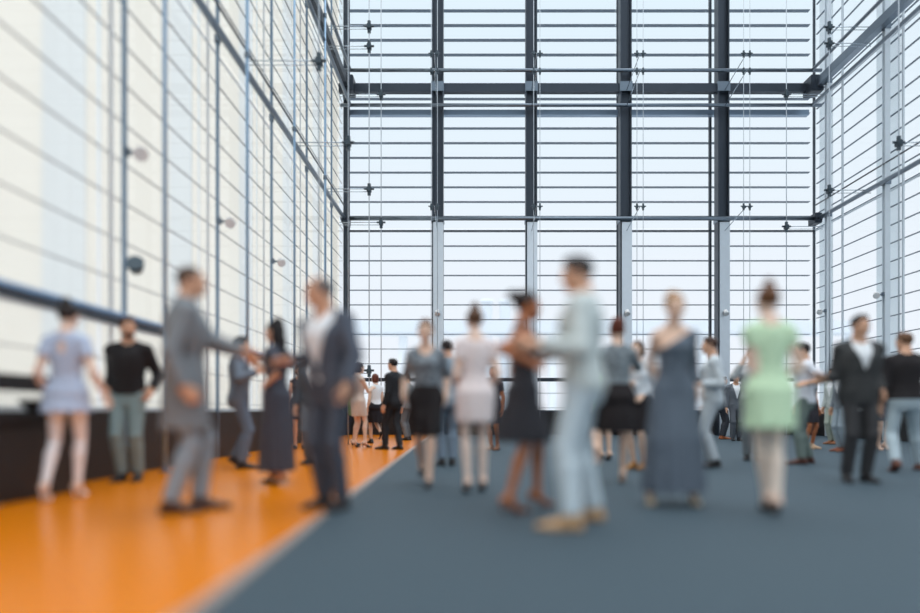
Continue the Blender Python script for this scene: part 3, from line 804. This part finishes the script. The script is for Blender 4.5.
# slim bright poles standing inside the left wall
for k, y in enumerate((2.45, 5.5, 8.60, 11.72, 14.80, 17.85)):
    o = MB().tube((0, 0, 0), (0, 0, ZT), .028).build('pole', solid((150, 182, 212), .3, .3, .5, 'pole_paint'), smooth=True)
    o.location = (-3.87, y, 0); MB().tube((0, 0, 0), (0, 0, .02), .07, 20).build('base_plate', STEEL, o)
    for z in (6.84, 11.05): MB().tube((0, 0, z-.05), (0, 0, z+.05), .045, 16).build('collar', STEEL, o)
    o['kind'] = 'structure'
# tension cables with cast clamps and struts
def cable(x, y, zs, to, label, pair=None, r=.014):
    c = empty('tension_cable', (x, y, 0), label, 'cable', 'tension cables along the glass walls')
    offs = [(-.09, 0), (.09, 0)] if pair else [(0, 0)]
    for dx, dy in offs: MB().tube((dx, dy, 0), (dx, dy, ZT), r if not pair else .009, 8).build('cable', CABLE, c, True)
    for z in zs:
        for dx, dy in offs:
            s = .8 if pair else 1.35
            MB().box(dx-.045*s, dx+.045*s, -.06*s, .06*s, z-.05*s, z+.05*s, .012).tube((dx-.1*s, 0, z+.02), (dx+.1*s, 0, z+.02), .022*s).tube((dx, 0, z-.12*s), (dx, 0, z+.12*s), .035*s).build('clamp', CLAMP, c)
        tx, ty = to[0]-x, to[1]-y
        st = MB().tube((0, 0, z+.02), (tx, ty, z+.02-(.25 if pair else 0)), .012, 8)
        if not pair: st.tube((0, 0, z-.06), (tx, ty, z-.06), .010, 8)
        st.build('strut', BRIGHT, c, True)
    return c
ordn = ['nearest the camera', 'second from the camera', 'third from the camera']
for y, zs, k in ((12.85, (7.3, 11.1), 0), (15.85, (6.95, 10.9), 1), (19.0, (1.88, 6.90, 10.85, 11.4), 2)):
    cable(-2.9, y, zs, (XL, y), 'thin steel tension cable with clamps beside the left glass wall, '+ordn[k])
cable(-2.9, YB-.45, (6.65, 10.65), (XL, YB-.45), 'thin steel tension cable where the left wall meets the back wall')
for x, k in zip(COLX, ('first from the left', 'second from the left', 'third from the left', 'rightmost')):
    cable(x, 19.9, (6.69, 10.62, 11.12), (x, YB-.26), 'pair of thin tension cables in front of the back wall column '+k, True)
for y, zs, k in ((15.85, (6.95, 10.9), 'nearest the camera'), (18.95, (6.85, 10.9, 11.35), 'second from the camera'), (YB-.35, (6.55, 10.7), 'in the back corner')):
    cable(9.80, y, zs, (XR, y), 'thin steel tension cable with clamps beside the right glass wall, '+k)
# floodlights
def flood(x, y, d, label):
    f = empty('floodlight', (x, y, 3.88), label, 'lamp', 'floodlights on the columns')
    dx, dy = d
    MB().box(-.03-abs(dy)*.02, .03+abs(dy)*.02, -.03-abs(dx)*.02, .03+abs(dx)*.02, -.05, .05, .008).tube((0, 0, 0), (dx*.16, dy*.16, -.02), .018).build('bracket', STEEL, f)
    c = (dx*.17, dy*.17)
    a = Vector((c[0]-.0, c[1], -.02)); ax = Vector((dx*.25-(abs(dy))*.0, dy*.25-.5*abs(dx), -.35)).normalized()
    h = MB().tube(a-ax*.10, a+ax*.06, .055, 18, .085).build('lamp_housing', WHITEP, f, True)
    MB().tube(a+ax*.06, a+ax*.066, .075, 18).build('lens', solid((226, 228, 230), .5, 0, .3, 'lamp_lens'), h)
for y, k in ((8.25, 'nearest column in view'), (11.25, 'second column in view'), (14.25, 'third column in view'), (17.25, 'fourth column in view')):
    flood(XL+.03, y, (1, 0), 'small white floodlight on the left glass wall, '+k)
f = empty('floodlight', (XL+.05, 8.25, 2.52), 'dark grey clamp low on the left glass wall, above the man in the black sweater', 'lamp')  # dark clamp on the column, built in the shape of a floodlight
MB().box(-.03, .06, -.03, .03, -.05, .05, .01).build('bracket', STEEL, f)
o = MB().tube((.10, 0, -.06), (.14, -.12, .0), .075, 20, .10).tube((.10, 0, -.06), (.02, .10, -.02), .06, 16).build('lamp_housing', CLAMP, f, True)
for x, k in zip(COLX, ('left of centre', 'near the centre', 'right of centre', 'at the far right')):
    flood(x-.0, YB-.20, (0, -1), 'small floodlight on the back wall column '+k)
for y, k in ((18.25, 'nearer column'), (21.25, 'column beside the back corner')):
    flood(XR-.09, y, (-1, 0), 'small white floodlight on the right glass wall, '+k)
# dark bench with a raised back, bowl on the ledge
b = empty('bench', (-3.90, 5.95, 0), 'long black bench with a raised dark back rail against the left wall', 'bench')
MB().box(-.13, .10, -1.6, .62, .0, .62, .02).build('bench_base', BLACK, b)
MB().box(-.14, .11, -1.65, .66, .62, .74, .03).build('seat', solid((30, 29, 31), .6, 0, .3, 'black_leather'), b)
MB().box(-.13, -.07, -1.65, .66, .93, 1.08, .02).build('back_rail', BLACK, b)
for y in (-1.5, -.5, .5): MB().box(-.12, -.08, y-.02, y+.02, .74, .93).build('post', DARK, b)
o = MB().lathe([(.05, 0), (.06, .01), (.11, .04), (.155, .10), (.16, .115), (.15, .115), (.10, .05), (.02, .03)], (0, 0, 0)).build('bowl', BLACK, smooth=True)
o.location = (-3.88, 6.12, .742); o['label'] = 'wide black bowl standing on the black bench at the left edge'; o['category'] = 'bowl'

# ceiling far above the frame: dark beams and panels over the hall
CEIL = False
if CEIL:
    MB().box(XGL-.3, XGR+.3, -6.8, YG+.5, ZT+.05, ZT+.35).build('ceiling', solid((74, 80, 88), .6, 0, .3, 'ceiling_paint'), structure=True)

# outside
PAVE = solid((196, 200, 204), .8, 0, .2, 'plaza_paving', .06, .4)
MB().box(-140, 160, -120, 220, -.6, -.25).build('ground', PAVE, structure=True)
HZ = solid((222, 228, 234), .8, 0, .2, 'hazed_concrete'); HZ2 = solid((236, 240, 244), .8, 0, .2, 'hazed_render')  # distance haze is put into these pale colours
t = empty('elevated_walkway', (10, 92, -.25), 'long pale elevated walkway on piers outside behind the back glass', 'bridge')
MB().box(-32, 42, -2, 2, 11.4, 13.0).build('deck', HZ, t)
for k in range(8): MB().box(-30+k*10, -29+k*10, -.8, .8, 0, 11.4).build('pier', HZ2, t)
for px, nm in ((487, 'left'), (505, 'right')):
    o = MB().box(-.7, .7, -.7, .7, 0, 16.6, .1).build('tower', HZ); o.location = ((px-VX)*98/F, 98, -.25)
    MB().box(-.9, .9, -.9, .9, 16.6, 17.0).build('cap', HZ2, o)
    o['label'] = 'slim pale tower outside the back glass, the %s one of two' % nm; o['category'] = 'tower'; o['group'] = 'slim towers outside'

# ------------------------------------------------------------------ the people
FAIR, TAN, PINK, BROWN = (220, 186, 164), (206, 160, 132), (228, 198, 180), (172, 108, 72)
DK, BR, LBR, RED, BLOND, GREY = (38, 32, 32), (72, 48, 36), (98, 68, 46), (98, 48, 34), (150, 112, 72), (92, 88, 88)
BLK = (32, 30, 32)
bp = build_person
shirt = lambda c=(226, 230, 234): ('top', 'shirt', c, {'collar': 1, 'inf': .008})
bp('woman in a short pale blue dress and white tights seen from behind', 74, 6.0, 1.70, 4, 'f', PINK, ('bun', DK), feet=[(82, .14, -4, 0), (47, -.16, 6, 42)],
   arms=[{'px': (106, 396, .05)}, {'px': (48, 395, -.02)}], shoes=('heel', (224, 220, 222)), vox=.0075,
   outfit=[('dress', 'dress', (178, 193, 218), {'sleeve': .5, 'sinf': .022, 'hem': .425, 'bw': (.122, .105), 'keyhole': 1, 'folds': 10, 'amp': .008}), ('tights', 'tights', (246, 246, 250))])
bp('bearded man in a black sweater and grey trousers beside the woman in pale blue', 127, 7.45, 1.78, 186, 'm', TAN, ('short', BR), beard=(72, 46, 36), head=(38, -4),
   feet=[(116, -.12, -8, 0), (136, -.04, 10, 0)], arms=[{'px': (107, 390, 0)}, {'px': (151, 391, -.02)}], shoes=('flat', BLK),
   outfit=[('trousers', 'trousers', (126, 148, 152)), ('top', 'sweater', (36, 34, 36), {'inf': .018, 'hem': .525})])
bp('man in a knee length grey coat with upright collar, standing side on, facing right', 196, 5.2, 1.85, -66, 'm', TAN, ('cropped', (78, 60, 50)), build=1.1, head=(-6, 0),
   feet=[(188, -.10, 0, 0), (216, .14, -6, 0)], arms=[{'px': (184, 388, -.28), 'dir': (.05, .55, -.7), 'curl': 50}, {'px': (246, 352, .05), 'pole': (-.5, -.3, -1), 'curl': 30}], shoes=('flat', (70, 46, 38)), vox=.0075,
   outfit=[('top', 'shirt', (90, 96, 104), {'inf': .008}), ('trousers', 'jeans', (140, 155, 168)),
           ('jacket', 'coat', (122, 128, 134), {'hem': .335, 'pocket': False, 'stand': 1, 'inf': .026, 'over': [(.335, .118, .096), (.45, .110, .090), (.53, .112, .084), (.63, .098, .074)], 'slit': 1})])
bp('man in a grey suit on the orange floor facing the woman with long black hair', 247, 9.2, 1.76, -70, 'm', TAN, ('short', DK), feet=[(251, -.10, 0, 0), (240, .16, 0, 30)],
   arms=[{'px': (256, 372, -.2)}, None], shoes=('flat', BLK), outfit=[shirt(), ('trousers', 'trousers', (96, 108, 124)), ('jacket', 'jacket', (100, 108, 120), {'v': (.62, .05), 'slit': 1})])
bp('woman with long black hair in a floor length charcoal gown facing left', 270, 7.2, 1.70, 72, 'f', TAN, ('long', (26, 22, 24)), feet=[(268, .06, 0, 0), (276, -.10, 0, 0)],
   arms=[{'px': (258, 366, .10), 'pole': (.4, -.6, -1)}, {'px': (268, 382, -.22), 'pole': (-.3, -1, -.6), 'curl': 40}], shoes=('heel', BLK),
   outfit=[('dress', 'gown', (68, 71, 82), {'sleeve': 1.3, 'hem': .05, 'bw': (.118, .112), 'folds': 12, 'amp': .010, 'neck': .06})])
bp('grey haired man in an open navy suit and white shirt facing left', 324, 5.3, 1.80, 148, 'm', TAN, ('receding', GREY), build=1.12, lean=(4, 4), head=(-50, -2), feet=[(313, .04, -6, 0), (334, -.12, 12, 0)],
   arms=[{'px': (290, 360, .28), 'pole': (.6, -.4, -1), 'curl': 35}, {'px': (347, 386, -.28), 'pole': (-.9, -.8, 0), 'dir': (-.05, .25, -.9), 'curl': 48}], shoes=('flat', (40, 34, 36)), vox=.0075,
   outfit=[('top', 'shirt', (226, 232, 238), {'collar': 1, 'neck': .05, 'inf': .009}), ('trousers', 'trousers', (70, 76, 88)), ('jacket', 'jacket', (76, 83, 96), {'v': (.60, .085), 'low': (.47, .045), 'inf': .026})])
bp('man in a dark jacket mostly hidden behind the grey haired man in navy', 313, 9.9, 1.72, 170, 'm', TAN, ('short', DK), outfit=[shirt(), ('trousers', 'trousers', (98, 108, 118)), ('jacket', 'jacket', (76, 84, 94), {'v': (.62, .05)})])
bp('woman in a dark sleeveless dress far back, just left of the navy suit', 299, 14.0, 1.70, 200, 'f', TAN, ('bob', BR), shoes=('heel', BLK), outfit=[('dress', 'dress', (62, 60, 66), {'hem': .33})])
# far group on the left
bp('woman in a beige dress with one arm stretched out, far group on the orange floor', 363, 14.7, 1.80, -48, 'f', FAIR, ('bob', (58, 44, 42)), shoes=('heel', BLK),
   feet=[(368, -.25, 0, 0), (357, -.05, 10, 0)], arms=[{'px': (373, 388, .1), 'pole': (.5, -.4, -1)}, None], outfit=[('dress', 'dress', (204, 186, 174), {'hem': .345, 'sleeve': 0})])
bp('woman in a leaf green dress half hidden behind the man in navy, far group', 353, 15.6, 1.74, -80, 'f', FAIR, ('updo', BR), shoes=('heel', BLK), outfit=[('dress', 'dress', (124, 156, 96), {'hem': .36})])
bp('red haired woman in a white blouse and black skirt, far group', 373, 16.5, 1.66, 35, 'f', FAIR, ('bob', RED), shoes=('flat', BLK), feet=[('l', .10, -.22, 0, 60, .10), ('l', -.05, .10, 0, 0)],
   outfit=[('top', 'blouse', (226, 230, 234), {'sleeve': .3, 'hem': .56, 'inf': .014}), ('skirt', 'skirt', (34, 33, 38), {'hem': .30, 'waist': .60, 'bw': (.098, .085)})])
bp('tall man in a black suit seen from behind, far group on the orange floor', 389, 13.9, 1.82, 58, 'm', TAN, ('short', DK), feet=[(396, -.15, -10, 0), (380, -.10, 12, 0)], shoes=('flat', BLK),
   outfit=[shirt(), ('trousers', 'trousers', (40, 42, 46)), ('jacket', 'jacket', (38, 40, 44), {'v': (.62, .05), 'slit': 1})])
bp('man in a pale grey jacket farthest back, right of the black suit', 407, 18.2, 1.76, 70, 'm', TAN, ('short', BR), outfit=[shirt(), ('trousers', 'trousers', (108, 113, 118)), ('jacket', 'jacket', (150, 156, 160), {'v': (.62, .05)})])
# middle
bp('woman in a grey patterned blouse and black knee skirt walking towards the camera', 426, 7.0, 1.72, 180, 'f', FAIR, ('updo', LBR), build=1.08, shoes=('heel', BLK), feet=[('l', .07, -.34, 4, 62, .06), (428, -.26, -4, 0)],
   arms=[{'px': (404, 394, .05)}, {'px': (446, 396, .12)}], outfit=[('top', 'blouse', (136, 146, 154), {'sleeve': 1.1, 'hem': .60, 'neck': .075, 'wide': .055, 'inf': .014, 'fab': {'c2': (84, 93, 102), 'scale': 22}}), ('skirt', 'skirt', (36, 33, 35), {'hem': .295, 'waist': .665, 'bw': (.100, .088)})])
bp('man in a light blue grey suit standing behind the woman in the patterned blouse', 447, 9.67, 1.76, 14, 'm', TAN, ('short', DK), shoes=('flat', BLK),
   outfit=[shirt(), ('trousers', 'trousers', (112, 127, 142)), ('jacket', 'jacket', (140, 155, 168), {'v': (.62, .05), 'slit': 1})])
bp('woman in a pale pink knee length dress with a high brown bun, seen from behind', 474, 6.5, 1.715, 8, 'f', PINK, ('tallbun', (86, 58, 40)), shoes=('heel', BLK), feet=[(482, .06, 0, 0), (466, -.06, 6, 0)], vox=.0075,
   arms=[{'px': (491, 386, .14)}, {'px': (458, 386, .10)}], outfit=[('dress', 'dress', (230, 219, 219), {'sleeve': .45, 'sinf': .016, 'hem': .36, 'bw': (.098, .088), 'back': .05}), ('tights', 'tights', (228, 208, 196))])
bp('woman in a charcoal dress with a dark bun, facing the man in the sage jacket', 520, 5.35, 1.71, -76, 'f', BROWN, ('backbun', (40, 31, 30)), head=(-4, 0), shoes=('heel', (118, 68, 44)), vox=.0075,
   feet=[(518, -.26, 0, 0), (545, .12, 0, 0)], arms=[{'px': (530, 362, -.26), 'pole': (.5, -.8, -1), 'curl': 30}, {'px': (541, 360, .12), 'pole': (-.4, -.6, -1), 'curl': 30}],
   outfit=[('dress', 'dress', (54, 54, 60), {'hem': .295, 'bw': (.150, .135), 'folds': 11, 'amp': .010, 'top': .80, 'sleeve': 0, 'neck': .06, 'wide': .06})])
bp('tall man in a pale sage jacket, pale blue jeans and tan shoes, facing left', 575, 4.6, 1.785, 72, 'm', TAN, ('short', DK), shoes=('flat', (196, 158, 118)), vox=.007,
   feet=[(577, .20, 0, 0), (553, -.22, 6, 0)], arms=[{'px': (533, 344, .16), 'pole': (.5, -.5, -1), 'curl': 40}, {'px': (540, 344, -.24), 'pole': (-.4, -.7, -1), 'curl': 40}], head=(6, -6),
   outfit=[shirt((210, 218, 218)), ('trousers', 'jeans', (188, 202, 210), {'inf': .018}), ('jacket', 'jacket', (190, 200, 200), {'hem': .50, 'v': (.60, .055), 'inf': .026, 'slit': 1})])
bp('woman in a dark dress far back, seen between the pink and charcoal dresses', 494, 13.5, 1.64, 150, 'f', BROWN, ('bob', DK), shoes=('flat', (120, 80, 56)), outfit=[('dress', 'dress', (58, 54, 60), {'hem': .32, 'sleeve': .5})])
bp('red haired woman in a grey blouse and black skirt with one foot lifted behind her', 622, 7.33, 1.71, -4, 'f', FAIR, ('updo', RED), shoes=('heel', (200, 168, 150)), feet=[(622, .02, 0, 0), ('l', -.30, -.36, 14, 70, .22)],
   arms=[{'px': (632, 370, .26), 'pole': (1, -.8, -.8)}, {'px': (614, 370, .26), 'pole': (-1, -.8, -.8)}],
   outfit=[('top', 'blouse', (140, 150, 156), {'sleeve': 1.2, 'hem': .60, 'inf': .014, 'fab': {'c2': (96, 106, 114), 'scale': 22}}), ('skirt', 'skirt', (40, 36, 38), {'hem': .30, 'waist': .665, 'bw': (.102, .09)})])
bp('fair haired woman in a bright green dress behind the red haired woman', 606, 10.6, 1.70, 20, 'f', FAIR, ('bob', BLOND), shoes=('heel', BLK), outfit=[('dress', 'dress', (136, 176, 104), {'hem': .33})])
bp('woman in a white blouse and dark skirt behind the red haired woman, brown shoes', 638, 9.0, 1.68, 140, 'f', FAIR, ('bob', BR), shoes=('flat', (150, 104, 52)),
   arms=[{'px': (632, 384, -.2)}, {'px': (643, 396, -.1)}], outfit=[('top', 'blouse', (214, 220, 226), {'sleeve': 1.7, 'hem': .56, 'inf': .016}), ('skirt', 'skirt', (40, 37, 40), {'hem': .30, 'waist': .60, 'bw': (.095, .085)})])
bp('blonde woman in a floor length slate one-shoulder gown', 674, 5.65, 1.71, 178, 'f', FAIR, ('updo', BLOND), shoes=('heel', (206, 184, 156)), vox=.0075, feet=[(651, -.12, -4, 0), (696, -.14, 6, 0)],
   arms=[{'px': (661, 388, .08)}, {'px': (698, 388, .05)}], outfit=[('dress', 'gown', (92, 103, 116), {'oneshoulder': -1, 'osleeve': 1, 'hem': .035, 'bw': (.152, .135), 'folds': 13, 'amp': .012})])
bp('man in a light grey suit and black shoes walking left, beside the slate gown', 711, 9.28, 1.76, 78, 'm', TAN, ('short', (66, 46, 38)), shoes=('flat', BLK), feet=[(702, .16, 0, 0), (707, -.14, 0, 10)],
   arms=[None, {'px': (701, 384, -.18), 'pole': (-.2, -1, -.4)}], outfit=[shirt(), ('trousers', 'trousers', (172, 181, 188)), ('jacket', 'jacket', (190, 199, 205), {'v': (.62, .05), 'slit': 1})])
bp('man in a mid grey suit standing far back beside the rightmost column', 736, 17.9, 1.74, 175, 'm', TAN, ('short', DK), outfit=[shirt(), ('trousers', 'trousers', (88, 93, 101)), ('jacket', 'jacket', (98, 104, 112), {'v': (.62, .05)})])
bp('man in dark trousers and brown shoes far back, behind the light grey suit', 723, 18.9, 1.72, -90, 'm', TAN, ('short', BR), shoes=('flat', (150, 84, 48)), arms=[{'px': (734, 396, -.2)}, None], outfit=[shirt(), ('trousers', 'trousers', (58, 61, 69)), ('jacket', 'jacket', (84, 90, 98), {'v': (.62, .05)})])
bp('man raising a hand to his ear behind the woman in light green', 752, 10.7, 1.75, 160, 'm', FAIR, ('short', LBR), arms=[{'px': (743, 362, -.20), 'pole': (.7, .2, -1), 'dir': (-.2, .1, 1)}, None], outfit=[('trousers', 'trousers', (120, 126, 130)), ('top', 'shirt', (176, 180, 182), {'sleeve': 1.8, 'inf': .016, 'collar': 1})])
bp('woman in a light green knee length dress with a brown bun, seen from behind', 768, 5.1, 1.69, -3, 'f', PINK, ('tallbun', (98, 62, 36)), shoes=('heel', BLK), vox=.007, feet=[(774, -.02, -6, 0), (764, .16, -2, 0)],
   arms=[{'px': (782, 376, .22)}, {'px': (752, 376, .22)}], outfit=[('dress', 'dress', (196, 224, 190), {'sleeve': .38, 'sinf': .018, 'hem': .355, 'bw': (.112, .100), 'folds': 10, 'amp': .009, 'back': .045}), ('tights', 'tights', (234, 217, 203))])
bp('man in a white T-shirt and grey green trousers facing left', 800, 9.96, 1.75, 74, 'm', TAN, ('short', DK), shoes=('flat', (78, 44, 34)), feet=[(801, .12, 0, 0), (793, -.14, 0, 0)],
   arms=[None, {'px': (807, 383, -.32), 'pole': (-.2, -1, -.6)}], outfit=[('trousers', 'trousers', (106, 120, 116)), ('top', 't_shirt', (216, 221, 230), {'sleeve': .9, 'inf': .018, 'hem': .50})])
bp('woman in a dark skirt far back, just right of the white T-shirt', 810, 14.0, 1.68, 200, 'f', BROWN, ('bob', DK), shoes=('flat', (190, 160, 130)), outfit=[('top', 'blouse', (120, 124, 130), {'sleeve': .5, 'hem': .56}), ('skirt', 'skirt', (50, 48, 54), {'hem': .32, 'waist': .60, 'bw': (.095, .085)})])
bp('person in a pale jacket and light trousers far back, left of the black suit', 833, 16.0, 1.76, 110, 'm', TAN, ('short', BR), shoes=('flat', (130, 84, 56)), outfit=[shirt(), ('trousers', 'trousers', (152, 162, 152)), ('jacket', 'jacket', (186, 194, 192), {'v': (.62, .05)})])
bp('man in a black suit and open white shirt with one arm held out', 862, 7.36, 1.785, 176, 'm', TAN, ('short', DK), build=1.1, head=(14, 0), shoes=('flat', BLK), feet=[(849, -.08, -12, 0), (873, -.10, 10, 0)],
   arms=[{'px': (823, 378, -.1), 'pole': (.5, .2, -1), 'dir': (.8, .3, .35)}, {'px': (882, 392, -.02)}], outfit=[shirt(), ('trousers', 'trousers', (58, 58, 60)), ('jacket', 'jacket', (60, 61, 62), {'v': (.665, .055), 'inf': .026})])
bp('man in light trousers half hidden behind the black suit with white shirt', 842, 13.0, 1.70, 100, 'm', TAN, ('short', DK), shoes=('flat', (128, 70, 44)), outfit=[shirt(), ('trousers', 'trousers', (142, 156, 166)), ('jacket', 'jacket', (120, 128, 136), {'v': (.62, .05)})])
bp('woman in a dark dress far back, left of the walking black sweater', 881, 13.6, 1.68, 190, 'f', FAIR, ('bob', BR), shoes=('heel', (214, 180, 160)), outfit=[('dress', 'dress', (80, 84, 92), {'hem': .32, 'sleeve': .6})])
bp('man in a black sweater, pale jeans and brown boots walking away at the right', 899, 8.84, 1.78, -12, 'm', TAN, ('short', LBR), build=1.08, head=(34, 0), shoes=('boot', (104, 58, 42)), feet=[(917, .14, -6, 0), (893, -.22, 4, 24)],
   arms=[{'px': (921, 388, .1)}, None], outfit=[('trousers', 'jeans', (170, 186, 194)), ('top', 'sweater', (40, 37, 39), {'inf': .018, 'hem': .525})])

# ------------------------------------------------------------------ sky, camera
w = bpy.data.worlds.new('overcast_sky'); SC.world = w; w.use_nodes = True; nt = w.node_tree
bg = nt.nodes['Background']; tc = nt.nodes.new('ShaderNodeTexCoord'); sp = nt.nodes.new('ShaderNodeSeparateXYZ'); rp = nt.nodes.new('ShaderNodeValToRGB')
nt.links.new(tc.outputs['Generated'], sp.inputs[0]); nt.links.new(sp.outputs['Z'], rp.inputs['Fac']); nt.links.new(rp.outputs['Color'], bg.inputs['Color'])
cr = rp.color_ramp; cr.elements[0].position = 0; cr.elements[0].color = (*s2l((236, 241, 249)), 1); cr.elements[1].position = .5; cr.elements[1].color = (*s2l((222, 238, 248)), 1)
e = cr.elements.new(.2); e.color = (*s2l((232, 240, 248)), 1)
st = nt.nodes.new('ShaderNodeMapRange'); st.inputs['From Min'].default_value = .52; st.inputs['From Max'].default_value = 1.0; st.inputs['To Min'].default_value = 1.06; st.inputs['To Max'].default_value = 4.0
e = cr.elements.new(.75); e.color = (*s2l((236, 240, 243)), 1); e = cr.elements.new(1.0); e.color = (*s2l((238, 241, 243)), 1)
nt.links.new(sp.outputs['Z'], st.inputs['Value']); nt.links.new(st.outputs['Result'], bg.inputs['Strength'])

cam = bpy.data.cameras.new('camera'); co = bpy.data.objects.new('camera', cam); COL.objects.link(co); SC.camera = co
co.location = (0, 0, CH); co.rotation_euler = (math.radians(90), 0, 0)
cam.sensor_width = 36; cam.lens = F/920*36; cam.shift_x = -(VX-460)/920; cam.shift_y = (VY-306.5)/920
cam.clip_end = 500
cam.dof.use_dof = True; cam.dof.focus_distance = 21.0; cam.dof.aperture_fstop = (F/920*36/1000)/.14
vs = SC.view_settings; vs.view_transform = 'Standard'; vs.look = 'None'; vs.gamma = 1; vs.use_curve_mapping = False; vs.exposure = 0.06
SC.cycles.transparent_max_bounces = 24
